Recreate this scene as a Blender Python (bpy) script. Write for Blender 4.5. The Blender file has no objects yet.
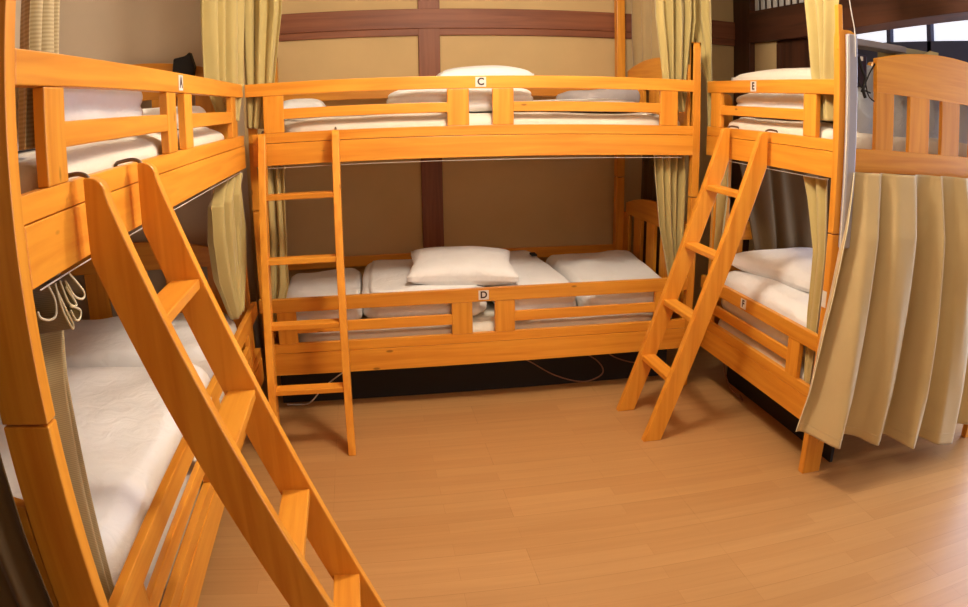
import bpy, bmesh, math, random
from mathutils import Vector, Matrix, noise
random.seed(7)
R = math.radians
scn = bpy.context.scene
COL = scn.collection

# ------------------------------------------------------------------ materials
def srgb(r, g, b):
    f = lambda c: (c/255/12.92) if c/255 <= .04045 else ((c/255+.055)/1.055)**2.4
    return (f(r), f(g), f(b), 1)

def new_mat(name, rough=.5, spec=.5):
    m = bpy.data.materials.new(name); m.use_nodes = True
    nt = m.node_tree; b = nt.nodes['Principled BSDF']
    b.inputs['Roughness'].default_value = rough
    b.inputs['Specular IOR Level'].default_value = spec
    return m, nt, b

def wood(name, light, dark, axis='X', rough=.38, knots=True, grain=1.0, spec=.4, vary=.10, coat=.0):
    m, nt, b = new_mat(name, rough, spec)
    N, L = nt.nodes.new, nt.links.new
    tc = N('ShaderNodeTexCoord'); oi = N('ShaderNodeObjectInfo')
    off = N('ShaderNodeVectorMath'); off.operation = 'MULTIPLY_ADD'
    off.inputs[1].default_value = (7.3, 3.1, 5.7)
    cmb = N('ShaderNodeCombineXYZ')
    for i in range(3): L(oi.outputs['Random'], cmb.inputs[i])
    L(cmb.outputs[0], off.inputs[0]); L(tc.outputs['Object'], off.inputs[2])
    mp = N('ShaderNodeMapping')
    s = {'X': (1.2, 22, 22), 'Y': (22, 1.2, 22), 'Z': (22, 22, 1.2)}[axis]
    mp.inputs['Scale'].default_value = tuple(v*grain for v in s)
    L(off.outputs[0], mp.inputs[0])
    n1 = N('ShaderNodeTexNoise'); n1.inputs['Scale'].default_value = 1.6; n1.inputs['Detail'].default_value = 5; n1.inputs['Distortion'].default_value = .6
    L(mp.outputs[0], n1.inputs['Vector'])
    r = N('ShaderNodeValToRGB'); r.color_ramp.elements[0].position = .3; r.color_ramp.elements[1].position = .62
    r.color_ramp.elements[0].color = dark; r.color_ramp.elements[1].color = light
    L(n1.outputs['Fac'], r.inputs[0])
    out = r.outputs[0]
    if knots:
        k = N('ShaderNodeTexVoronoi'); k.feature = 'F1'
        mk = N('ShaderNodeMapping')
        sk = {'X': (2.6, 7, 7), 'Y': (7, 2.6, 7), 'Z': (7, 7, 2.6)}[axis]
        mk.inputs['Scale'].default_value = sk; L(off.outputs[0], mk.inputs[0]); L(mk.outputs[0], k.inputs['Vector'])
        k.inputs['Scale'].default_value = 1.0
        kr = N('ShaderNodeValToRGB'); kr.color_ramp.elements[0].position = .028; kr.color_ramp.elements[1].position = .05
        kr.color_ramp.elements[0].color = (1, 1, 1, 1); kr.color_ramp.elements[1].color = (0, 0, 0, 1)
        L(k.outputs['Distance'], kr.inputs[0])
        mx = N('ShaderNodeMixRGB'); mx.inputs[2].default_value = tuple(c*.33 for c in dark[:3])+(1,)
        ml = N('ShaderNodeMath'); ml.operation = 'MULTIPLY'; ml.inputs[1].default_value = .75
        L(kr.outputs[0], ml.inputs[0]); L(ml.outputs[0], mx.inputs[0]); L(out, mx.inputs[1]); out = mx.outputs[0]
    hs = N('ShaderNodeHueSaturation')
    mr = N('ShaderNodeMapRange'); mr.inputs['To Min'].default_value = 1-vary; mr.inputs['To Max'].default_value = 1+vary
    L(oi.outputs['Random'], mr.inputs[0]); L(mr.outputs[0], hs.inputs['Value']); L(out, hs.inputs['Color'])
    L(hs.outputs[0], b.inputs['Base Color'])
    bp = N('ShaderNodeBump'); bp.inputs['Strength'].default_value = .06; bp.inputs['Distance'].default_value = .002
    L(n1.outputs['Fac'], bp.inputs['Height']); L(bp.outputs[0], b.inputs['Normal'])
    b.inputs['Coat Weight'].default_value = coat; b.inputs['Coat Roughness'].default_value = .25
    return m

PINE = {a: wood('lacquered_pine_'+a, srgb(232, 157, 52), srgb(214, 132, 36), a, coat=.12) for a in 'XYZ'}
DARK = {a: wood('dark_timber_'+a, srgb(150, 90, 58), srgb(124, 70, 44), a, rough=.5, knots=False, vary=.04) for a in 'XYZ'}
BROWN = {a: wood('old_timber_'+a, srgb(92, 54, 36), srgb(62, 36, 25), a, rough=.5, knots=False, vary=.04, grain=.6) for a in 'XYZ'}

def plaster(name, col, amp=.05, bump=.15):
    m, nt, b = new_mat(name, .9, .2)
    N, L = nt.nodes.new, nt.links.new
    tc = N('ShaderNodeTexCoord'); n = N('ShaderNodeTexNoise'); n.inputs['Scale'].default_value = 3; n.inputs['Detail'].default_value = 6
    L(tc.outputs['Object'], n.inputs['Vector'])
    r = N('ShaderNodeValToRGB'); r.color_ramp.elements[0].position = .3; r.color_ramp.elements[1].position = .7
    r.color_ramp.elements[0].color = tuple(c*(1-amp) for c in col[:3])+(1,); r.color_ramp.elements[1].color = tuple(min(1, c*(1+amp)) for c in col[:3])+(1,)
    L(n.outputs['Fac'], r.inputs[0]); L(r.outputs[0], b.inputs['Base Color'])
    n2 = N('ShaderNodeTexNoise'); n2.inputs['Scale'].default_value = 160; L(tc.outputs['Object'], n2.inputs['Vector'])
    bp = N('ShaderNodeBump'); bp.inputs['Strength'].default_value = bump; bp.inputs['Distance'].default_value = .002
    L(n2.outputs['Fac'], bp.inputs['Height']); L(bp.outputs[0], b.inputs['Normal'])
    return m
M_WALL = plaster('sand_plaster', srgb(216, 184, 132))
M_WALLG = plaster('grey_plaster', srgb(214, 196, 172))
M_CEIL = plaster('ceiling_board', srgb(238, 230, 214))

def floor_mat():
    m, nt, b = new_mat('laminate_floor', .38, .45)
    N, L = nt.nodes.new, nt.links.new
    tc = N('ShaderNodeTexCoord'); mp = N('ShaderNodeMapping'); L(tc.outputs['Object'], mp.inputs[0])
    mp.inputs['Location'].default_value = (.3, .02, 0)
    br = N('ShaderNodeTexBrick'); br.offset = .37; br.inputs['Scale'].default_value = 1
    br.inputs['Brick Width'].default_value = .62; br.inputs['Row Height'].default_value = .066
    br.inputs['Mortar Size'].default_value = .0007; br.inputs['Bias'].default_value = 0
    br.inputs['Color1'].default_value = srgb(194, 146, 92); br.inputs['Color2'].default_value = srgb(186, 137, 84); br.inputs['Mortar'].default_value = srgb(176, 127, 76)
    L(mp.outputs[0], br.inputs['Vector'])
    b2 = N('ShaderNodeTexBrick'); b2.offset = .5; b2.inputs['Scale'].default_value = 1
    b2.inputs['Brick Width'].default_value = 1.24; b2.inputs['Row Height'].default_value = .198; b2.inputs['Mortar Size'].default_value = .0012
    b2.inputs['Color1'].default_value = (1, 1, 1, 1); b2.inputs['Color2'].default_value = (.95, .95, .95, 1); b2.inputs['Mortar'].default_value = (.86, .84, .8, 1)
    L(mp.outputs[0], b2.inputs['Vector'])
    g = N('ShaderNodeMapping'); g.inputs['Scale'].default_value = (1.5, 28, 1); L(tc.outputs['Object'], g.inputs[0])
    n = N('ShaderNodeTexNoise'); n.inputs['Scale'].default_value = 1.5; n.inputs['Detail'].default_value = 5; L(g.outputs[0], n.inputs['Vector'])
    gr = N('ShaderNodeValToRGB'); gr.color_ramp.elements[0].position = .3; gr.color_ramp.elements[1].position = .7
    gr.color_ramp.elements[0].color = (.9, .88, .86, 1); gr.color_ramp.elements[1].color = (1, 1, 1, 1); L(n.outputs['Fac'], gr.inputs[0])
    a = N('ShaderNodeMixRGB'); a.blend_type = 'MULTIPLY'; a.inputs[0].default_value = 1; L(br.outputs[0], a.inputs[1]); L(b2.outputs[0], a.inputs[2])
    c = N('ShaderNodeMixRGB'); c.blend_type = 'MULTIPLY'; c.inputs[0].default_value = 1; L(a.outputs[0], c.inputs[1]); L(gr.outputs[0], c.inputs[2])
    L(c.outputs[0], b.inputs['Base Color'])
    return m
M_FLOOR = floor_mat()

def cloth(name, col, weave=900, bump=.25, rough=.85, sheen=.15, wr=0, wscale=14, check=0):
    m, nt, b = new_mat(name, rough, .2)
    N, L = nt.nodes.new, nt.links.new
    tc = N('ShaderNodeTexCoord')
    n = N('ShaderNodeTexNoise'); n.inputs['Scale'].default_value = 9; n.inputs['Detail'].default_value = 3; L(tc.outputs['Object'], n.inputs['Vector'])
    r = N('ShaderNodeValToRGB'); r.color_ramp.elements[0].position = .3; r.color_ramp.elements[1].position = .7
    r.color_ramp.elements[0].color = tuple(c*.94 for c in col[:3])+(1,); r.color_ramp.elements[1].color = col
    L(n.outputs['Fac'], r.inputs[0]); out = r.outputs[0]
    if check:
        w = N('ShaderNodeTexWave'); w.bands_direction = 'Z'; w.inputs['Scale'].default_value = check; L(tc.outputs['Object'], w.inputs['Vector'])
        mx = N('ShaderNodeMixRGB'); mx.blend_type = 'MULTIPLY'; mx.inputs[2].default_value = (.72, .68, .6, 1)
        L(w.outputs['Fac'], mx.inputs[0]); L(out, mx.inputs[1]); out = mx.outputs[0]
    L(out, b.inputs['Base Color'])
    n2 = N('ShaderNodeTexNoise'); n2.inputs['Scale'].default_value = weave; L(tc.outputs['Object'], n2.inputs['Vector'])
    bp = N('ShaderNodeBump'); bp.inputs['Strength'].default_value = bump; bp.inputs['Distance'].default_value = .001
    L(n2.outputs['Fac'], bp.inputs['Height']); last = bp
    if wr:
        n3 = N('ShaderNodeTexNoise'); n3.inputs['Scale'].default_value = wscale; n3.inputs['Detail'].default_value = 4; n3.inputs['Distortion'].default_value = 1.2
        L(tc.outputs['Object'], n3.inputs['Vector'])
        b2 = N('ShaderNodeBump'); b2.inputs['Strength'].default_value = wr; b2.inputs['Distance'].default_value = .02
        L(n3.outputs['Fac'], b2.inputs['Height']); L(bp.outputs[0], b2.inputs['Normal']); last = b2
    L(last.outputs[0], b.inputs['Normal'])
    b.inputs['Sheen Weight'].default_value = sheen
    return m
M_WHITE = cloth('white_bed_linen', srgb(240, 238, 236), wr=.35)
M_CREAM = cloth('cream_sheet', srgb(234, 224, 206), wr=.3)
M_GREY = cloth('grey_patterned_linen', srgb(168, 158, 156), wr=.3)
M_BLUE = cloth('pale_blue_linen', srgb(196, 206, 216), wr=.4)
M_TAN = cloth('tan_blanket', srgb(172, 132, 100), wr=.3)
M_CUR = cloth('gold_curtain', srgb(188, 166, 104), sheen=.3, rough=.7)
M_CURC = cloth('checked_gold_curtain', srgb(190, 168, 122), sheen=.3, rough=.7, check=42)
M_CURF = cloth('fine_checked_curtain', srgb(198, 176, 132), sheen=.2, rough=.7, check=90)
M_CURP = cloth('champagne_curtain', srgb(196, 168, 118), sheen=.4, rough=.55)
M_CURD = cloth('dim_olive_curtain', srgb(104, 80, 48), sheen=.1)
M_PIPE = cloth('pale_edging', srgb(232, 220, 184), sheen=.1)

def plain(name, col, rough=.5, metal=0, spec=.5, emit=0):
    m, nt, b = new_mat(name, rough, spec)
    N, L = nt.nodes.new, nt.links.new
    tc = N('ShaderNodeTexCoord'); n = N('ShaderNodeTexNoise'); n.inputs['Scale'].default_value = 30; L(tc.outputs['Object'], n.inputs['Vector'])
    r = N('ShaderNodeValToRGB'); r.color_ramp.elements[0].color = tuple(c*.92 for c in col[:3])+(1,); r.color_ramp.elements[1].color = col
    L(n.outputs['Fac'], r.inputs[0]); L(r.outputs[0], b.inputs['Base Color']); b.inputs['Metallic'].default_value = metal
    if emit:
        b.inputs['Emission Color'].default_value = col; b.inputs['Emission Strength'].default_value = emit
    return m
M_STEEL = plain('dark_hook_metal', srgb(120, 104, 92), .4, .8)
M_ALU = plain('grey_aluminium', srgb(176, 170, 176), .4, .3)
M_GSH = plain('grey_shelf_paint', srgb(132, 124, 126), .6)
M_WIRE = plain('white_wire', srgb(220, 212, 200), .5)
M_PAPER = plain('white_sticker', srgb(226, 216, 206), .6)
M_INK = plain('brown_ink', srgb(70, 44, 34), .6)
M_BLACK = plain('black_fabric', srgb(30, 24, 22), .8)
M_NAVY = plain('navy_plastic', srgb(46, 36, 60), .5)
M_CORD = plain('beige_cord', srgb(128, 88, 66), .6)
M_TAPE = plain('white_plate', srgb(226, 218, 206), .5)
M_CARD = plain('olive_cardboard', srgb(150, 140, 104), .8)
M_PLY = plain('slat_base_wood', srgb(222, 170, 108), .7)
M_WHT = plain('white_bar', srgb(220, 214, 206), .6)
M_FRAME = plain('blue_grey_window_frame', srgb(72, 78, 112), .6)
M_PANE = plain('daylight_glass', srgb(222, 226, 236), .3, emit=1.0)
M_PANE2 = plain('daylight_door_glass', srgb(206, 222, 250), .3, emit=6)

# ------------------------------------------------------------------ mesh helpers
class MB:
    def __init__(s): s.bm = bmesh.new()
    def box(s, x0, x1, y0, y1, z0, z1, bev=.0025, mat=None):
        t = bmesh.new(); bmesh.ops.create_cube(t, size=1)
        for v in t.verts: v.co = Vector(((x0+x1)/2+v.co.x*(x1-x0), (y0+y1)/2+v.co.y*(y1-y0), (z0+z1)/2+v.co.z*(z1-z0)))
        if bev: bmesh.ops.bevel(t, geom=t.edges[:], offset=min(bev, .3*min(abs(x1-x0), abs(y1-y0), abs(z1-z0))), segments=2, affect='EDGES', profile=.5)
        s.merge(t, mat); return s
    def merge(s, t, mat=None):
        if mat is not None: bmesh.ops.transform(t, matrix=mat, verts=t.verts[:])
        me = bpy.data.meshes.new('t'); t.to_mesh(me); t.free(); s.bm.from_mesh(me); bpy.data.meshes.remove(me)
    def prism(s, poly, axis, a, b, bev=.0025):
        """poly: list of 2-D points in the plane of the two other axes (cyclic order), extruded along axis from a to b"""
        t = bmesh.new()
        def P(p, c): return {'X': (c, p[0], p[1]), 'Y': (p[0], c, p[1]), 'Z': (p[0], p[1], c)}[axis]
        lo = [t.verts.new(P(p, a)) for p in poly]; hi = [t.verts.new(P(p, b)) for p in poly]
        t.faces.new(lo); t.faces.new(hi[::-1])
        n = len(poly)
        for i in range(n): t.faces.new((lo[i], hi[i], hi[(i+1) % n], lo[(i+1) % n]))
        bmesh.ops.recalc_face_normals(t, faces=t.faces[:])
        if bev:
            es = [e for e in t.edges if len(e.link_faces) == 2 and e.calc_face_angle(0) > .5]
            bmesh.ops.bevel(t, geom=es, offset=bev, segments=2, affect='EDGES', profile=.5)
        s.merge(t); return s
    def tube(s, pts, r, seg=8, closed=False):
        pts = [Vector(p) for p in pts]; t = bmesh.new(); rings = []
        n = len(pts)
        for i, p in enumerate(pts):
            d = (pts[min(i+1, n-1)]-pts[max(i-1, 0)]).normalized()
            u = d.orthogonal().normalized() if i == 0 else (rings_u - d*rings_u.dot(d)).normalized()
            rings_u = u; w = d.cross(u)
            rings.append([t.verts.new(p+(u*math.cos(a)+w*math.sin(a))*r) for a in [2*math.pi*k/seg for k in range(seg)]])
        for i in range(n-1):
            for k in range(seg): t.faces.new((rings[i][k], rings[i][(k+1) % seg], rings[i+1][(k+1) % seg], rings[i+1][k]))
        t.faces.new(rings[0][::-1]); t.faces.new(rings[-1])
        bmesh.ops.recalc_face_normals(t, faces=t.faces[:]); s.merge(t); return s
    def build(s, name, mat, parent=None, smooth=False, **props):
        me = bpy.data.meshes.new(name)
        bmesh.ops.recalc_face_normals(s.bm, faces=s.bm.faces[:])
        s.bm.to_mesh(me); s.bm.free()
        if smooth:
            for p in me.polygons: p.use_smooth = True
        me.materials.append(mat)
        o = bpy.data.objects.new(name, me); COL.objects.link(o)
        if parent is not None: o.parent = parent
        for k, v in props.items(): o[k] = v
        return o

def spline(pts, n=8):
    pts = [Vector(p) for p in pts]; out = []
    for i in range(len(pts)-1):
        p0, p1, p2, p3 = pts[max(i-1, 0)], pts[i], pts[i+1], pts[min(i+2, len(pts)-1)]
        for k in range(n):
            t = k/n
            out.append(.5*((2*p1)+(p2-p0)*t+(2*p0-5*p1+4*p2-p3)*t*t+(3*p1-p0-3*p2+p3)*t**3))
    return out+[pts[-1]]

def tag(o, label, cat, group=None):
    o['label'] = label; o['category'] = cat
    if group: o['group'] = group
    return o
def empty(name, loc, rz=0, label=None, cat=None, group=None):
    o = bpy.data.objects.new(name, None); o.empty_display_size = .05; COL.objects.link(o)
    o.location = loc; o.rotation_euler = (0, 0, rz)
    return tag(o, label, cat, group) if label else o
def struct(name, mb, mat):
    o = mb.build(name, mat); o['kind'] = 'structure'; return o

# ------------------------------------------------------------------ room shell
struct('floor', MB().box(-1.1, 4.3, -4.7, 1.8, -.1, 0, 0), M_FLOOR)
struct('ceiling', MB().box(-1.1, 4.3, -4.7, 1.8, 2.42, 2.5, 0), M_CEIL)
struct('wall_left', MB().box(-1.15, -1.02, -4.7, 1.15, 0, 2.42, 0), M_WALLG)
struct('wall_back', MB().box(-1.02, 2.86, 1.07, 1.17, 0, 2.42, 0), M_WALL)
struct('wall_corner', MB().box(-1.02, -.17, .035, 1.07, 0, 2.42, .004), M_WALLG)
struct('wall_front_shade', MB().box(-1.15, .8, -3.95, -3.85, 0, 2.42, 0), BROWN['X'])  # unseen wall stub, shaped to keep fill light off the left post
struct('wall_right', MB().box(2.84, 2.94, .62, .866, 0, 1.785, 0), M_WALL)
b = MB().box(-.17, 2.80, 1.045, 1.072, 1.816, 1.93, .003).box(-.17, 2.80, 1.052, 1.072, 1.776, 1.8155, .003)
struct('trim_1', b, DARK['X'])
struct('trim_2', MB().box(.829, .951, 1.05, 1.073, 0, 2.42, .003), DARK['Z'])
struct('trim_3', MB().box(2.80, 2.94, .866, 1.07, 0, 2.42, .004), BROWN['Z'])
struct('trim_4', MB().prism([(-4.7, 1.90), (-1.2, 1.862), (.3, 1.787), (.866, 1.785), (.866, 1.972), (-4.7, 1.972)], 'X', 2.80, 2.95, .003), BROWN['Y'])
struct('trim_5', MB().box(2.83, 2.93, -4.7, .12, 1.972, 2.42, .003), BROWN['Y'])
d1 = MB().box(2.85, 2.90, .04, .62, 0, 1.785, .003)
for y in (.05, .57): d1.box(2.842, 2.85, y, y+.045, .02, 1.77, .002)
d1.box(2.842, 2.85, .05, .61, .85, .9, .002)
struct('door_1', d1, BROWN['Z'])
struct('wall_corridor_back', MB().box(2.94, 4.3, 1.7, 1.8, 0, 2.42, 0), M_WALL)
# corridor outer wall with its glazing
w = MB()
w.box(4.21, 4.3, -4.7, 1.7, 2.13, 2.42, 0).box(4.21, 4.3, .0, 1.7, 0, 1.58, 0).box(4.21, 4.3, -4.7, -2.2, 0, 2.13, 0)
struct('wall_corridor', w, BROWN['Y'])
w = MB().box(4.19, 4.25, -.1, 1.7, 1.70, 1.955, .003).box(4.19, 4.25, -.1, 1.7, 1.575, 1.60, .003).box(4.19, 4.25, -.1, 1.7, 2.115, 2.135, .003)
for y in (-.1, .2, .665, 1.125, 1.6): w.box(4.19, 4.25, y, y+.045, 1.6, 2.12, .002)
struct('window_frame', w, M_FRAME).name = 'window_1_frame'
struct('window_1', MB().box(4.225, 4.24, -.05, 1.68, 1.955, 2.118, 0), M_PANE)
struct('window_2', MB().box(4.225, 4.24, -.05, 1.68, 1.6, 1.70, 0), M_PANE)
w = MB().box(4.19, 4.28, -2.2, -.1, 0, .06, .003).box(4.19, 4.28, -2.2, -.1, 2.06, 2.13, .003)
for y in (-2.2, -1.2, -.2): w.box(4.19, 4.28, y, y+.07, .06, 2.06, .003)
struct('window_3_frame', w, M_FRAME)
struct('window_3', MB().box(4.225, 4.24, -2.18, -.12, .06, 2.06, 0), M_PANE2)
# transom lattice over the dark lintel
lat = empty('transom_lattice', (2.86, .5, 1.972), 0, 'white barred transom lattice above the dark lintel in the far right corner', 'lattice')
MB().box(-.06, -.02, -.38, .366, 0, .008, .002).box(-.06, -.02, -.38, .366, .42, .445, .002).box(-.06, -.02, -.38, -.36, .005, .425, .002).box(-.06, -.02, .35, .366, .005, .425, .002).build('frame', BROWN['Y'], lat)
for k in range(10):
    y = -.355+k*.0705
    MB().box(-.042, -.035, y, y+.040, .006, .425, .001).build('bar', M_WHT, lat)
MB().box(-.005, .0, -.38, .366, 0, .445, 0).build('backing_panel', BROWN['Y'], lat)

# ------------------------------------------------------------------ bunk beds
UP = dict(T1=1.496, T2=1.441, S1=1.383, S2=1.339, B1=1.281, B2=1.144)
LO = dict(T1=.557, T2=.496, S1=.442, S2=.395, B1=.348, B2=.202)
PT = 1.675      # post top

def rail_front(root, h, x0, x1, posts, slats, bx0, bx1):
    MB().box(x0, x1, 0, .024, h['T2'], h['T1']).build('guard_rail', PINE['X'], root)
    for a, c in posts: MB().box(a, c, .002, .024, h['B1']+.0005, h['T2']-.0005).build('guard_post', PINE['Z'], root)
    for a, c in slats: MB().box(a, c, .004, .022, h['S2'], h['S1']).build('guard_slat', PINE['X'], root)
    zm = h['B1']-.043
    MB().box(bx0, bx1, .002, .026, zm+.001, h['B1'], .0015).box(bx0, bx1, 0, .026, h['B2'], zm-.001, .0015).build('side_board', PINE['X'], root)

def headboard(root, x, ya, yb, zlow, zpan, zt, rise, D, stiles, t=.024):
    n = 18
    top = [(ya+(yb-ya)*i/n, zt+rise*(1-(2*i/n-1)**2)) for i in range(n+1)]
    hb = MB().prism([(ya, zpan)]+[(yb, zpan)]+top[::-1], 'X', x, x+t, .0025).build('headboard_panel', PINE['Y'], root)
    MB().box(x, x+t, .07, D-.07, zlow, zlow+.085).build('end_rail', PINE['Y'], root)
    for a, c in stiles: MB().box(x+.002, x+t-.002, a, c, zlow+.08, zpan+.005).build('stile', PINE['Z'], root)

def sticker(root, x, z, letter, w=.046, h=.043):
    s = MB().box(x-w/2, x+w/2, -.0016, .0, z-h/2, z+h/2, 0).build('bed_label', M_PAPER, root, label='white square letter sticker')
    cu = bpy.data.curves.new('letter', 'FONT'); cu.body = letter; cu.size = .043; cu.align_x = 'CENTER'; cu.align_y = 'CENTER'; cu.extrude = .0004; cu.offset = .0014
    cu.materials.append(M_INK); t = bpy.data.objects.new('t', cu); COL.objects.link(t); bpy.context.view_layer.update()
    me = bpy.data.meshes.new_from_object(t, depsgraph=bpy.context.evaluated_depsgraph_get()); bpy.data.objects.remove(t); bpy.data.curves.remove(cu)
    me.name = 'letter'; o = bpy.data.objects.new('letter', me); COL.objects.link(o)
    o.parent = s; o.location = (x, -.0022, z); o.rotation_euler = (R(90), 0, 0)
    return s

def bunk(label, loc, rz, L, D, design, post_x, letters, lx, rail_x, board_x, pw=.066, post_front=(0, 0), rear_tall=(), hb=(), wire=True, low=(), plates=(), uphb=None, rear_dx=(0, 0), pd=.085):
    root = empty('bunk_bed', loc, rz, label, 'bunk bed', 'pine bunk beds around the room')
    posts, slats = design
    for h, lt in ((UP, letters[0]), (LO, letters[1])):
        rail_front(root, h, rail_x[0], rail_x[1], posts, slats, *board_x)
        sticker(root, lx, (h['T1']+h['T2'])/2, lt)
        MB().box(.04, L-.04, D-.024, D, h['T2']-.02, h['T1']-.02).build('rear_guard_rail', PINE['X'], root)
        MB().box(.04, L-.04, D-.026, D, h['B2'], h['B1']).build('rear_board', PINE['X'], root)
        dk = MB()
        k = 0
        x = .07
        while x < L-.12:
            dk.box(x, x+.085, .03, D-.03, h['B2']+.03, h['B2']+.045, 0); x += .1
        dk.box(.06, L-.06, .03, D-.03, h['B2']+.045, h['B2']+.052, 0)
        dk.build('slat_base', M_PLY, root)
    for i, x in enumerate(post_x):
        for front in (True, False):
            y0 = post_front[i] if front else D-pd
            tall = (not front) and i in rear_tall
            cut = front and i in low
            y1 = y0+(.05 if tall else pd)
            xa = x if front else x+rear_dx[i]
            w_ = .05 if tall else pw
            p = MB().box(xa, xa+w_, y0, y1, .202 if cut else 0, .944, .003).build('post', PINE['Z'], root)
            zt = 1.44 if cut else PT
            if tall: MB().box(xa, xa+w_, y0, y1, .948, 2.41, .003).build('post', PINE['Z'], root)
            else:
                poly = [(y0, .948), (y1, .948), (y1, zt-.035), (y1-.012, zt-.008), (y1-.03, zt), (y0+.02, zt), (y0+.006, zt-.008), (y0, zt-.03)]
                MB().prism(poly, 'X', xa, xa+pw, .002).build('post', PINE['Z'], root)
            if front and i in plates: MB().box(x+.004, x+pw-.004, y0-.0015, y0+.001, .675, .735, 0).build('joint_plate', M_TAPE, p, label='white joint plate')
    for k, (x, ya, yb, st) in enumerate(hb):
        if k != uphb: headboard(root, x, ya, yb, 1.17, 1.465, 1.572 if ya < .17 else 1.59, .055, D, st)
        headboard(root, x, ya, yb, .23, .735, .80, .06, D, st)
    if wire:
        MB().tube([(board_x[0]+.05, .012, 1.132), (board_x[0]+(board_x[1]-board_x[0])*.5, .012, 1.130), (board_x[1]-.05, .012, 1.132)], .0013, 6).build('curtain_wire', M_WIRE, root)
    return root

ST = [(.09+i*.195, .20+i*.195) for i in range(5)]
o_ = .100
des_back = ([(.082, .169), (.865, .958), (1.061, 1.153), (1.838, 1.925)], [(.160, .870), (1.150, 1.845)])
des_left = ([(a+o_, c+o_) for a, c in des_back[0]], [(a+o_, c+o_) for a, c in des_back[1]])
des_right = ([(.015, .112), (.800, .885)], [(.106, .806)])
bunk('long pine bunk bed along the back wall, facing the camera', (0, 0, 0), 0, 2.07, 1.0, des_back, (.004, 2.003), 'CD', 1.0095, (.006, 2.004), (.03, 2.004), pw=.038,
     post_front=(.062, 0), rear_tall=(1,), low=(0,), plates=(1,), uphb=1, pd=.04, rear_dx=(0, -.032), hb=((2.016, .09, .915, ST), (.012, .15, .915, ST)))
bunk('pine bunk bed along the left wall, its dark near post cut by the frame', (0, -2.224, 0), R(90), 2.216, 1.0, des_left, (.036, 2.165), 'AB', 1.110, (.072, 2.214), (.072, 2.2), pw=.036,
     post_front=(0, .026), low=(1,), hb=((2.172, .115, .915, ST), (.042, .09, .915, ST)))
rb = bunk('short pine bunk bed on the right with a slatted headboard facing the camera', (2.1, .03, 0), R(-90), 1.032, 1.05, des_right, (.0, 1.0), 'EF', .42, (-.02, 1.001), (-.02, 1.001), pw=.034,
     post_front=(.026, 0), low=(0,), plates=(1,), uphb=0, hb=((.006, .115, .94, ST), (1.008, .18, 1.0, [(.18, .272), (.355, .467), (.54, .65), (.725, .835), (.91, 1.0)])))
MB().box(1.010, 1.0335, -.0015, .020, 1.60, 1.765, .003).build('post_extension', PINE['Z'], rb)
MB().box(.84, .96, .13, .40, 1.636, 1.662, .003).build('side_shelf', M_GSH, rb, label='small grey side shelf')

# ------------------------------------------------------------------ ladders
def ladder(label, loc, rz, foot, half=.155, th=.031):
    """local +Y points at the bed, whose board face is y = 0"""
    root = empty('bunk_ladder', loc, rz, label, 'ladder', 'bunk ladders hooked on the side boards')
    zt = 1.283
    slope = (foot-.062)/1.25
    fx = lambda z: foot-slope*z
    W = .080
    arc = []
    c = (.022+.026, zt-.028)
    for k in range(7):
        a = R(90)*k/6
        arc.append((.022+.010+.030*math.sin(a), zt-.030*(1-math.cos(a))))
    poly = [(foot, 0)]+[(fx(1.235), 1.235)]+[(p[0], p[1]) for p in arc[::-1]]+[(.022, zt)]
    zc = (foot-W-.022)/slope
    poly += [(.022, min(zc, 1.22)), (foot-W, 0)]
    for s in (-1, 1):
        MB().prism([(-p[0], p[1]) for p in poly], 'X', s*half-th/2, s*half+th/2, .003).build('side_rail', PINE['Z'], root)
    for z in (1.03, .775, .52, .268):
        f = fx(z)
        MB().box(-half+th/2-.002, half-th/2+.002, -(f-.006), -(f-W+.010), z-.022, z).build('rung', PINE['X'], root)
    for s in (-1, 1):
        x = s*half
        MB().tube(spline([(x, -.032, 1.262), (x, -.026, 1.283), (x, -.008, 1.291), (x, .018, 1.289), (x, .031, 1.284), (x, .033, 1.262)], 5), .0042, 8).build('hook', M_STEEL, root, smooth=True)
    return root
ladder('large foreground ladder leaning on the left bunk, running out of the bottom of the photo', (0, -1.775, 0), R(90), .530, .160)
ladder('narrow ladder seen head-on against the left half of the back bunk', (.2325, 0, 0), 0, .445)
ladder('ladder leaning on the right bunk, both feet visible on the floor', (2.1, -.375, 0), R(-90), .512, .164)

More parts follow.
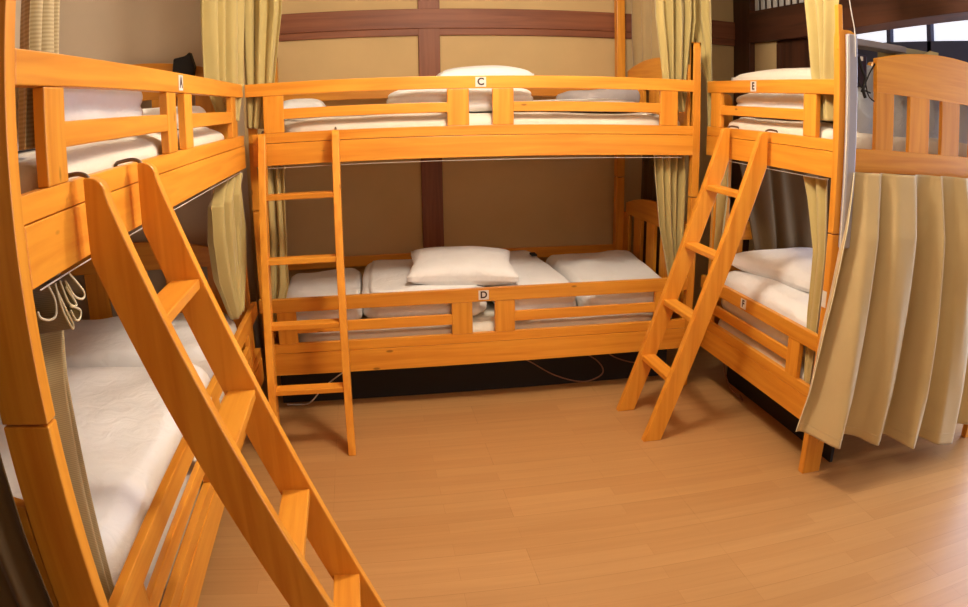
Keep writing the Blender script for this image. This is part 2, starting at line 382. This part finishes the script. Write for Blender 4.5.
# ------------------------------------------------------------------ soft furnishing helpers
def soft(name, c, s, mat, label, cat, group=None, rot=0, tilt=(0, 0), n=(6, 6, 3.2), amp=.012, seed=0, pillow=False, layers=0, freq=3.2, cuts=22, parent=None, sag=0):
    bm = bmesh.new(); bmesh.ops.create_cube(bm, size=2); bmesh.ops.subdivide_edges(bm, edges=bm.edges[:], cuts=cuts, use_grid_fill=True)
    hx, hy, hz = s[0]/2, s[1]/2, s[2]/2
    for v in bm.verts:
        p = v.co.copy()
        if pillow:
            x, y, z = p
            e = max(0.0, (1-abs(x)**2.6)*(1-abs(y)**2.6))**.42
            rim = 1-.05*((1-abs(y))*abs(x)**4+(1-abs(x))*abs(y)**4)*2
            q = Vector((x*hx*(1-.05*(1-y*y)*0+0)*rim, y*hy*rim, (z*e*hz)+.012*z))
        else:
            k = (abs(p.x)**n[0]+abs(p.y)**n[1]+abs(p.z)**max(n[2], 2))**(1/6)
            k = max(k, 1)
            q = Vector((p.x/k*hx, p.y/k*hy, p.z/k*hz))
            if layers:
                side = max(abs(p.x), abs(p.y))
                if side > .93:
                    g = abs(math.sin((p.z+1)/2*math.pi*layers))**.5
                    q.x *= 1-.035*(1-g); q.y *= 1-.035*(1-g)
        nz = noise.noise(Vector((q.x*freq+seed*3.7, q.y*freq, q.z*freq*1.4+seed)))+.5*noise.noise(Vector((q.x*freq*2.3, q.y*freq*2.3+seed*2.1, q.z*3)))
        nx = noise.noise(Vector((q.x*freq*1.3, q.y*freq*1.3+9+seed, q.z*freq*2)))
        up = (p.z+1)/2
        q.z += nz*amp*up*(1.6 if not pillow else 1)
        if sag: q.z -= sag*up*(abs(p.x)**3+abs(p.y)**3)*.5
        d = Vector((q.x, q.y, 0)); 
        if d.length > 1e-5: q += d.normalized()*nx*amp*.9
        v.co = q
    me = bpy.data.meshes.new(name); bm.to_mesh(me); bm.free()
    for f in me.polygons: f.use_smooth = True
    me.materials.append(mat)
    o = bpy.data.objects.new(name, me); COL.objects.link(o)
    o.location = c; o.rotation_euler = (tilt[0], tilt[1], rot)
    if parent is not None: o.parent = parent
    else: tag(o, label, cat, group)
    return o

def mattress(x0, x1, y0, y1, z0, z1, label, seed):
    return soft('mattress', ((x0+x1)/2, (y0+y1)/2, (z0+z1)/2), (x1-x0, y1-y0, z1-z0), M_CREAM, label, 'mattress', 'mattresses on the bunk decks', n=(14, 14, 4), amp=.006, seed=seed)

mattress(.06, 2.0, .035, .955, 1.197, 1.335, 'cream sheeted mattress on the upper deck of the back bunk', 1)
mattress(.06, 2.0, .035, .955, .255, .392, 'cream sheeted mattress on the lower deck of the back bunk', 2)
mattress(-.955, -.035, -2.13, -.08, 1.197, 1.335, 'cream sheeted mattress on the upper deck of the left bunk', 3)
mattress(-.955, -.035, -2.13, -.08, .255, .392, 'cream sheeted mattress on the lower deck of the left bunk, under the big duvet', 4)
mattress(2.13, 3.1, -.945, -.02, 1.197, 1.338, 'cream sheeted mattress on the upper deck of the right bunk', 5)
mattress(2.128, 3.1, -.945, -.02, .255, .398, 'cream sheeted mattress on the lower deck of the right bunk', 6)

G = 'white duvets on the bunks'
# back bunk, upper deck
soft('duvet', (.95, .33, 1.392), (.66, .5, .112), M_WHITE, 'folded white duvet in the middle of the upper back bunk', 'duvet', G, layers=3, amp=.006, seed=11)
soft('pillow', (1.09, .48, 1.503), (.45, .36, .09), M_WHITE, 'white pillow on top of the folded duvet of the upper back bunk', 'pillow', 'white pillows on the bunks', pillow=True, seed=12, amp=.006)
soft('duvet', (1.53, .36, 1.365), (.52, .60, .06), M_WHITE, 'flat white duvet at the right half of the upper back bunk', 'duvet', G, seed=13, amp=.010)
soft('blanket', (1.66, .40, 1.405), (.34, .34, .07), M_GREY, 'crumpled greyish blanket at the right end of the upper back bunk', 'blanket', seed=14, amp=.02, n=(2.6, 2.6, 2.4), rot=.3)
soft('pillow', (.20, .55, 1.375), (.24, .40, .09), M_WHITE, 'white pillow end at the left of the upper back bunk', 'pillow', 'white pillows on the bunks', pillow=True, seed=15, amp=.004)
# back bunk, lower deck
soft('duvet', (.27, .45, .45), (.39, .82, .10), M_WHITE, 'low white duvet at the left end of the lower back bunk, behind the ladder', 'duvet', G, seed=21, amp=.014, n=(9, 9, 4.5))
soft('duvet', (.765, .44, .472), (.59, .80, .15), M_WHITE, 'folded white duvet in the middle of the lower back bunk, under a pillow', 'duvet', G, seed=22, amp=.008, layers=2, n=(9, 9, 4.5), rot=-.03)
soft('pillow', (.955, .315, .596), (.51, .43, .10), M_WHITE, 'plump white pillow on the folded duvet of the lower back bunk', 'pillow', 'white pillows on the bunks', pillow=True, seed=23, amp=.008, rot=-.10, tilt=(.08, .03))
soft('duvet', (1.265, .455, .475), (.38, .84, .155), M_WHITE, 'folded white duvet right of the pillow on the lower back bunk', 'duvet', G, seed=24, amp=.007, layers=2, n=(9, 9, 4.5), rot=.09, tilt=(.05, .02))
soft('duvet', (1.735, .46, .462), (.50, .84, .14), M_WHITE, 'rumpled white duvet at the right end of the lower back bunk', 'duvet', G, seed=25, amp=.02, n=(6, 6, 2.4), tilt=(.04, 0))
# left bunk
soft('duvet', (-.36, -1.58, 1.415), (.60, .88, .155), M_WHITE, 'white duvet behind the near rails of the upper left bunk', 'duvet', G, seed=31, amp=.014, layers=2)
soft('duvet', (-.33, -.62, 1.375), (.50, .70, .08), M_WHITE, 'flat white duvet at the far end of the upper left bunk', 'duvet', G, seed=32, amp=.01)
soft('duvet', (-.47, -1.40, .49), (.86, 1.36, .19), M_WHITE, 'big rumpled white duvet filling the near end of the lower left bunk', 'duvet', G, seed=34, amp=.020, n=(7, 7, 3), freq=2.4, cuts=34)
soft('duvet', (-.46, -.42, .485), (.80, .60, .18), M_WHITE, 'white duvet at the far end of the lower left bunk below its headboard', 'duvet', G, seed=35, amp=.018, n=(5, 5, 3))
# right bunk
soft('duvet', (2.45, -.45, 1.396), (.60, .84, .115), M_WHITE, 'white duvet behind the rails of the upper right bunk', 'duvet', G, seed=41, amp=.010, layers=2)
soft('pillow', (2.46, -.38, 1.508), (.50, .78, .10), M_CREAM, 'cream pillow topping the bedding of the upper right bunk', 'pillow', pillow=True, seed=42, amp=.006)
soft('blanket', (2.27, -.72, 1.392), (.20, .18, .09), M_GREY, 'grey folded blanket showing at the near rail gap of the upper right bunk', 'blanket', seed=43, amp=.012, n=(3, 3, 3))
soft('duvet', (2.64, -.875, 1.425), (.90, .13, .29), M_BLUE, 'pale blue duvet showing between the slats of the right headboard', 'duvet', seed=44, amp=.022, n=(5, 4, 3))
soft('duvet', (2.478, -.46, .505), (.69, .90, .215), M_WHITE, 'thick white duvet on the lower right bunk', 'duvet', G, seed=45, amp=.014, n=(10, 10, 6), layers=0)
soft('pillow', (2.50, -.32, .655), (.56, .60, .11), M_WHITE, 'white pillow on the thick duvet of the lower right bunk', 'pillow', 'white pillows on the bunks', pillow=True, seed=46, amp=.01, rot=.2)

# ------------------------------------------------------------------ curtains
def curtain(name, rows, folds, mat, label, cat='curtain', group=None, seed=0, nu=90, nv=36, piping=None, sharp=.0, edge=False, hemline=None):
    """rows: (A, B, amp) from top to bottom; A, B are the two edges; folds swing along the horizontal normal"""
    rnd = random.Random(seed)
    ph = [rnd.uniform(0, 6.28) for _ in range(6)]
    rows = [(Vector(a), Vector(b), m) for a, b, m in rows]
    def row(v):
        f = v*(len(rows)-1); i = min(int(f), len(rows)-2); t = f-i
        t2 = t*t*(3-2*t)
        a, b = rows[i], rows[i+1]
        return a[0].lerp(b[0], t2*.5+t*.5), a[1].lerp(b[1], t2*.5+t*.5), a[2]+(b[2]-a[2])*t
    bm = bmesh.new(); grid = []
    for j in range(nv+1):
        v = j/nv; A, B, amp = row(v)
        d = (B-A); nrm = Vector((0, 0, 1)).cross(d); nrm = nrm.normalized() if nrm.length > 1e-6 else Vector((0, 1, 0))
        line = []
        for i in range(nu+1):
            u = i/nu
            uu = u+.030*math.sin(2*math.pi*u*2+ph[0]+v*1.2)+.012*math.sin(2*math.pi*u*5+ph[1]+v*2)
            w = math.sin(2*math.pi*folds*uu+ph[2])
            if sharp: w = math.copysign(abs(w)**(1-sharp), w)
            w2 = .35*math.sin(2*math.pi*folds*.53*uu+ph[3]+v*2.2)+.18*math.sin(2*math.pi*folds*2.1*uu+ph[4]-v*3)
            line.append(bm.verts.new(A+d*u+nrm*amp*(w+w2)))
        grid.append(line)
    for j in range(nv):
        for i in range(nu): bm.faces.new((grid[j][i], grid[j][i+1], grid[j+1][i+1], grid[j+1][i]))
    toprow = [v.co.copy() for v in grid[0]]; bot = [v.co.copy() for v in grid[-1]]
    e0 = [l[0].co.copy() for l in grid]; e1 = [l[-1].co.copy() for l in grid]
    hl = [v.co.copy() for v in grid[int(nv*hemline)]] if hemline else None
    bmesh.ops.recalc_face_normals(bm, faces=bm.faces[:])
    bmesh.ops.solidify(bm, geom=bm.faces[:], thickness=.0025)
    me = bpy.data.meshes.new(name); bm.to_mesh(me); bm.free()
    for f in me.polygons: f.use_smooth = True
    me.materials.append(mat)
    o = bpy.data.objects.new(name, me); COL.objects.link(o); tag(o, label, cat, group)
    if piping == 'top': MB().tube(toprow, .0028, 6).build('heading_edging', M_PIPE, o, smooth=True)
    if edge: 
        MB().tube(e0, .002, 6).build('side_edging', M_PIPE, o, smooth=True)
    if hl: MB().tube(hl, .0016, 5).build('hem_seam', mat, o, smooth=True)
    return o
GU, GL = 'curtains tied back on the upper decks', 'curtains gathered on the lower decks'
TOP = 2.415
curtain('bunk_curtain', [((-.06, -2.00, TOP), (-.09, -1.80, TOP), .012), ((-.06, -2.00, 1.75), (-.09, -1.82, 1.75), .016), ((-.05, -2.03, 1.5), (-.07, -1.86, 1.5), .018), ((-.05, -2.05, 1.345), (-.06, -1.93, 1.345), .012)], 3,
        M_CURC, 'checked grey gold curtain at the near end of the upper left bunk', group=GU, seed=1, nu=60)
curtain('bunk_curtain', [((-.10, -.30, TOP), (.00, .02, TOP), .020), ((-.10, -.27, 1.8), (.00, .02, 1.8), .022), ((-.10, -.255, 1.5), (.00, .0, 1.5), .018), ((-.06, -.20, 1.345), (-.02, -.045, 1.345), .012)], 4,
        M_CUR, 'gold curtain at the far end of the upper left bunk, left of the corner post', group=GU, seed=2, nu=80)
curtain('bunk_curtain', [((-.005, .058, TOP), (.18, .058, TOP), .016), ((-.005, .056, 1.8), (.165, .056, 1.8), .016), ((.005, .046, 1.5), (.13, .046, 1.5), .010), ((.004, .043, 1.31), (.084, .043, 1.30), .008)], 3,
        M_CUR, 'gold curtain at the left end of the upper back bunk, right of the corner post', group=GU, seed=3, nu=70)
curtain('bunk_curtain', [((1.84, .085, TOP), (2.06, .105, TOP), .026), ((1.85, .085, 1.8), (2.06, .105, 1.8), .026), ((1.885, .085, 1.47), (2.02, .105, 1.47), .020), ((1.955, .075, 1.345), (2.0, .09, 1.345), .010)], 4,
        M_CUR, 'gold curtain at the right end of the upper back bunk', group=GU, seed=4, nu=90)
curtain('bunk_curtain', [((2.075, .30, TOP), (2.135, .055, TOP), .012), ((2.085, .26, 1.8), (2.14, .06, 1.8), .012), ((2.125, .10, 1.5), (2.135, .065, 1.5), .008), ((2.12, .07, 1.2), (2.13, .055, 1.2), .006)], 3,
        M_CUR, 'thin gold curtain between the back bunk and the upper right bunk', group=GU, seed=5, nu=60)
curtain('bunk_curtain', [((2.17, -.64, TOP), (2.16, -.93, TOP), .020), ((2.17, -.70, 1.8), (2.16, -.92, 1.8), .020), ((2.16, -.76, 1.52), (2.15, -.90, 1.52), .018), ((2.145, -.83, 1.345), (2.14, -.91, 1.345), .010)], 3,
        M_CUR, 'gold curtain at the near end of the upper right bunk', group=GU, seed=6, nu=70)
curtain('bunk_curtain', [((2.0, .98, TOP), (2.10, .42, TOP), .02), ((2.0, .98, 1.75), (2.10, .42, 1.75), .02), ((2.01, .98, 1.35), (2.10, .42, 1.35), .02)], 5,
        M_CURP, 'cream curtain hanging behind the arched headboard of the upper back bunk', seed=7, nu=80).location = (.085, 0, 0)
# lower decks
c7 = curtain('bunk_curtain', [((-.11, -2.13, 1.132), (-.11, -1.81, 1.125), .022), ((-.11, -2.13, 1.07), (-.11, -1.83, 1.05), .026), ((-.085, -2.13, .95), (-.09, -1.90, .93), .018), ((-.07, -2.135, .75), (-.075, -1.94, .75), .013), ((-.06, -2.135, .44), (-.07, -1.98, .44), .012)], 5,
        M_CURF, 'bunched curtain with pale edged loops at the near end of the lower left bunk', group=GL, seed=8, piping='top', nu=110)
LOOPS = [[(-.035, -1.926, 1.121), (-.035, -1.867, 1.073), (-.035, -1.876, 1.061), (-.035, -1.913, 1.076), (-.035, -1.946, 1.111)],
    [(-.035, -1.969, 1.117), (-.035, -1.947, 1.075), (-.035, -1.923, 1.06), (-.035, -1.911, 1.062), (-.035, -1.947, 1.1)],
    [(-.035, -1.941, 1.065), (-.035, -1.897, 1.046), (-.035, -1.903, 1.032), (-.035, -1.923, 1.034), (-.035, -1.94, 1.056)],
    [(-.035, -1.992, 1.118), (-.035, -1.975, 1.067), (-.035, -1.947, 1.027), (-.035, -1.94, 1.032), (-.035, -1.961, 1.063), (-.035, -1.988, 1.105)],
    [(-.035, -2.022, 1.122), (-.035, -2.002, 1.092), (-.035, -2.007, 1.068), (-.035, -2.035, 1.067), (-.035, -2.069, 1.08), (-.035, -2.077, 1.092)]]
for lp in LOOPS:
    pts = spline([Vector(p) for p in lp], 6)
    bm = bmesh.new(); a = [bm.verts.new(p) for p in pts]; b_ = [bm.verts.new(p+Vector((-.085, -.01, -.006))) for p in pts]
    for k in range(len(pts)-1): bm.faces.new((a[k], a[k+1], b_[k+1], b_[k]))
    bmesh.ops.solidify(bm, geom=bm.faces[:], thickness=.002)
    m_ = MB(); m_.bm.free(); m_.bm = bm
    lo_ = m_.build('heading_loop', M_CURF, c7, smooth=True)
    MB().tube(pts, .0022, 6).build('loop_edging', M_PIPE, lo_, smooth=True)
curtain('bunk_curtain', [((-.05, -.30, 1.12), (-.04, -.04, 1.135), .024), ((-.06, -.42, 1.03), (-.045, -.06, 1.06), .032), ((-.07, -.42, .9), (-.045, -.04, .9), .034), ((-.07, -.39, .74), (-.05, -.06, .74), .030), ((-.05, -.33, .57), (-.04, -.20, .57), .012)], 5,
        M_CUR, 'gold curtain tapering to a point at the far end of the lower left bunk', group=GL, seed=9, nu=80)
curtain('bunk_curtain', [((.03, .07, 1.135), (.155, .075, 1.135), .016), ((.045, .07, 1.0), (.15, .075, 1.0), .018), ((.05, .07, .8), (.145, .075, .8), .014), ((.02, .07, .6), (.14, .075, .6), .012), ((.005, .065, .40), (.08, .07, .40), .008)], 3,
        M_CUR, 'gold curtain at the left end of the lower back bunk, behind the ladder top', group=GL, seed=10, piping='top', nu=80)
curtain('bunk_curtain', [((1.835, .075, 1.135), (2.0, .095, 1.135), .026), ((1.84, .075, 1.05), (2.0, .095, 1.05), .026), ((1.87, .075, .8), (2.0, .09, .8), .018), ((1.93, .07, .55), (1.995, .085, .55), .012), ((1.945, .065, .40), (1.995, .08, .40), .008)], 4,
        M_CUR, 'gold curtain at the right end of the lower back bunk, behind the right ladder', group=GL, seed=11, piping='top', nu=100)
curtain('bunk_curtain', [((2.135, .02, 1.12), (2.145, -.10, 1.12), .012), ((2.135, .02, .95), (2.145, -.10, .95), .012), ((2.135, .015, .6), (2.14, -.05, .6), .008), ((2.135, .005, .42), (2.14, -.03, .42), .006)], 2,
        M_CUR, 'slim gold curtain at the far end of the lower right bunk', group=GL, seed=12, nu=60)
curtain('bunk_curtain', [((2.15, -.74, 1.125), (2.15, -.90, 1.13), .014), ((2.15, -.77, 1.05), (2.15, -.90, 1.05), .012), ((2.15, -.83, .85), (2.15, -.91, .85), .010), ((2.15, -.83, .6), (2.145, -.91, .6), .010), ((2.135, -.87, .42), (2.135, -.92, .42), .008), ((2.13, -.89, .30), (2.13, -.925, .30), .006)], 2,
        M_CUR, 'gold curtain twisted beside the near post of the lower right bunk', group=GL, seed=13, piping='top', nu=70)
curtain('end_curtain', [((2.155, -1.035, 1.172), (2.86, -1.035, 1.176), .016), ((2.12, -1.065, .95), (2.87, -1.065, .95), .042), ((2.075, -1.085, .65), (2.88, -1.085, .62), .054), ((2.04, -1.10, .36), (2.89, -1.10, .31), .060), ((2.008, -1.105, .215), (2.895, -1.105, .055), .062)], 4.2,
        M_CURP, 'long champagne curtain hanging under the right headboard down to the floor', seed=24, nu=160, nv=48, sharp=.25, edge=True, hemline=.94)
curtain('end_curtain', [((2.86, -1.04, 1.18), (3.14, -1.04, 1.18), .014), ((2.86, -1.035, .6), (3.14, -1.035, .6), .020), ((2.86, -1.035, .10), (3.14, -1.035, .10), .022)], 2,
        M_CURP, 'second champagne curtain panel at the right edge of the photo', seed=15, nu=60)
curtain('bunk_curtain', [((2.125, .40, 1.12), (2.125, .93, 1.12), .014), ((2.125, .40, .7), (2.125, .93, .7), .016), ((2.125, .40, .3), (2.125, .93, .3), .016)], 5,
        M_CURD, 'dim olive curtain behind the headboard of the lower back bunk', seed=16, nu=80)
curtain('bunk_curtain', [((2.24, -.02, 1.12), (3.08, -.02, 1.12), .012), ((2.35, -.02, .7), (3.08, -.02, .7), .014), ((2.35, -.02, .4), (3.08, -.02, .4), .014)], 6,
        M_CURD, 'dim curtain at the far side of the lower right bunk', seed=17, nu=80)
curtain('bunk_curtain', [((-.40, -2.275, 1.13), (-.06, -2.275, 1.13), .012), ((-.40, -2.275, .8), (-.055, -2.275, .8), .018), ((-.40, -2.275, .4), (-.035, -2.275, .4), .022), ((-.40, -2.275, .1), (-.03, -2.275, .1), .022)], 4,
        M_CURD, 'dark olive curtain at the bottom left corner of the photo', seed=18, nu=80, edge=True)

# ------------------------------------------------------------------ odds and ends
# grey upright and clutter by the right bunk's near post
p = empty('grey_upright', (2.142, -1.02, 0), 0, 'grey aluminium upright beside the near post of the right bunk', 'pole')
MB().box(-.018, .022, -.012, .012, .9, 1.66, .004).build('profile', M_ALU, p)
MB().box(-.022, -.018, -.008, -.002, .9, 1.655, .001).build('white_edge', M_WHT, p)
tag(MB().tube(spline([(2.128, -1.03, 1.81), (2.135, -1.035, 1.74), (2.148, -1.036, 1.67), (2.15, -1.036, 1.58)], 8), .0022, 6).build('white_cord', M_WIRE, smooth=True), 'white cord hanging beside the grey upright', 'cord')
pb = empty('plug_box', (2.235, -.93, 1.50), 0, 'dark plug box hanging between the grey upright and the right headboard', 'plug box')
MB().box(-.01, .045, -.012, .02, -.02, .10, .004).build('housing', M_NAVY, pb)
MB().box(.012, .024, -.015, -.011, .078, .094, .001).build('switch', M_TAPE, pb)
cb = MB()
cb.tube(spline([(2.20, -.99, 1.585), (2.21, -1.0, 1.54), (2.225, -1.0, 1.51), (2.215, -1.0, 1.47), (2.225, -1.0, 1.44)], 8), .007, 6)
cb.tube(spline([(2.28, -.99, 1.57), (2.245, -1.0, 1.53), (2.225, -1.005, 1.50), (2.205, -1.0, 1.46)], 8), .003, 6)
cb.tube(spline([(2.225, -1.0, 1.50), (2.24, -1.0, 1.45), (2.27, -1.0, 1.43)], 8), .0025, 6)
cb.tube(spline([(2.18, -.99, 1.56), (2.19, -1.0, 1.50), (2.215, -1.0, 1.47), (2.25, -1.0, 1.46)], 8), .003, 6)
tag(cb.build('cable_bundle', M_BLACK, smooth=True), 'black cable bundle dangling left of the right headboard', 'cable')
bx = empty('storage_box', (2.63, -.80, 1.478), 0, 'olive box standing behind the arched right headboard', 'box')
MB().box(-.13, .13, -.06, .06, -.01, .19, .004).build('carton', M_CARD, bx)
MB().prism([(-.03, .14), (.10, .14), (.125, .195), (.07, .195)], 'Y', -.064, -.0605, 0).build('flap', M_CUR, bx)
# dark bag over the left headboard
bag = MB()
bag.prism([(-.285, 1.545), (-.195, 1.535), (-.185, 1.585), (-.205, 1.648), (-.225, 1.632), (-.275, 1.625)], 'Y', -.115, -.065, .006)
tag(bag.build('cloth_bag', M_BLACK, smooth=False), 'dark cloth bag hung on the headboard of the upper left bunk', 'bag')
# cables under the back bunk
def cord(pts, mat, label): return tag(MB().tube(spline(pts, 8), .0035, 6).build('floor_cable', mat, smooth=True), label, 'cable', 'cables under the back bunk')
cord([(1.15, .12, .205), (1.25, .12, .15), (1.38, .11, .07), (1.52, .10, .03), (1.62, .11, .06), (1.60, .13, .12), (1.48, .14, .20)], M_CORD, 'pinkish cable looping down under the middle of the back bunk')
cord([(1.62, .13, .205), (1.68, .13, .14), (1.80, .12, .10), (1.86, .12, .13), (1.80, .14, .20)], M_CORD, 'short pinkish cable loop under the right half of the back bunk')
cord([(2.20, -.08, .205), (2.19, -.10, .12), (2.20, -.16, .04), (2.22, -.26, .006), (2.24, -.20, .006)], M_CORD, 'cable on the dark floor under the far corner of the right bunk')
cord([(.46, .13, .205), (.36, .12, .16), (.26, .12, .09), (.20, .11, .03), (.16, .12, .006), (.07, .13, .006)], M_WIRE, 'pale cable on the floor behind the foot of the back ladder')
sk = MB().box(.05, 1.99, .165, .18, 0, .20, 0)  # black panels added to paint in the deep shadow under both beds
tag(MB().box(2.27, 2.285, -.955, .01, 0, .20, 0).build('underbed_shade_panel', M_BLACK), 'added black panel standing in for the shadow under the right bunk', 'shade panel')
tag(sk.build('underbed_shade_panel', M_BLACK), 'added black panel standing in for the shadow under the back bunk', 'shade panel')
# remote control on the lower bunk duvet
tag(MB().box(1.37, 1.40, .60, .66, .565, .575, .003).build('remote_control', M_BLACK), 'small black remote lying on the folded duvet of the lower back bunk', 'remote')

# ------------------------------------------------------------------ lights
def area(name, loc, rot, size, power, col, shape='DISK'):
    l = bpy.data.lights.new(name, 'AREA'); l.shape = shape; l.size = size; l.energy = power; l.color = col
    o = bpy.data.objects.new(name, l); COL.objects.link(o); o.location = loc; o.rotation_euler = rot; return o
for loc, pw_, rad in (((1.1, -1.0, 2.26), 60, .15), ((1.3, -1.9, 2.1), 16, .2)):  # first is the room's lamp, second an unseen lamp added as fill
    l = bpy.data.lights.new('ceiling_and_fill_lamp', 'POINT'); l.shadow_soft_size = rad; l.energy = pw_; l.color = (1, .90, .76)
    lo = bpy.data.objects.new('ceiling_and_fill_lamp', l); COL.objects.link(lo); lo.location = loc

w = bpy.data.worlds.new('world'); scn.world = w; w.use_nodes = True
w.node_tree.nodes['Background'].inputs[0].default_value = (1, .84, .64, 1); w.node_tree.nodes['Background'].inputs[1].default_value = .85

# ------------------------------------------------------------------ camera
cd = bpy.data.cameras.new('camera'); cam = bpy.data.objects.new('camera', cd); COL.objects.link(cam); scn.camera = cam
CC = Vector((0.49961806, -3.13958341, 1.36050818)); yaw, pitch, roll = 0.16132022, -0.26803392, -0.01381030
f = Vector((math.sin(yaw)*math.cos(pitch), math.cos(yaw)*math.cos(pitch), math.sin(pitch))); r0 = Vector((math.cos(yaw), -math.sin(yaw), 0)); u0 = r0.cross(f)
rr = r0*math.cos(roll)+u0*math.sin(roll); uu = -r0*math.sin(roll)+u0*math.cos(roll)
mw = Matrix((rr, uu, -f)).transposed().to_4x4(); mw.translation = CC; cam.matrix_world = mw
cd.sensor_width = 36; cd.sensor_fit = 'HORIZONTAL'; cd.clip_start = .05
PANO = True
if PANO:
    cd.type = 'PANO'
    t = cd if hasattr(cd, 'panorama_type') else cd.cycles
    t.panorama_type = 'FISHEYE_LENS_POLYNOMIAL'
    t.fisheye_fov = math.pi
    for k, v in enumerate((0, -3.64859579e-02, -6.36566769e-05, 8.55028671e-06, -3.40769940e-07)): setattr(t, 'fisheye_polynomial_k%d' % k, v)
else:
    cd.lens = 733.6*36/968
vs = scn.view_settings
scn.display_settings.display_device = 'sRGB'; vs.view_transform = 'Standard'; vs.look = 'None'; vs.exposure = .16; vs.gamma = 1; vs.use_curve_mapping = False
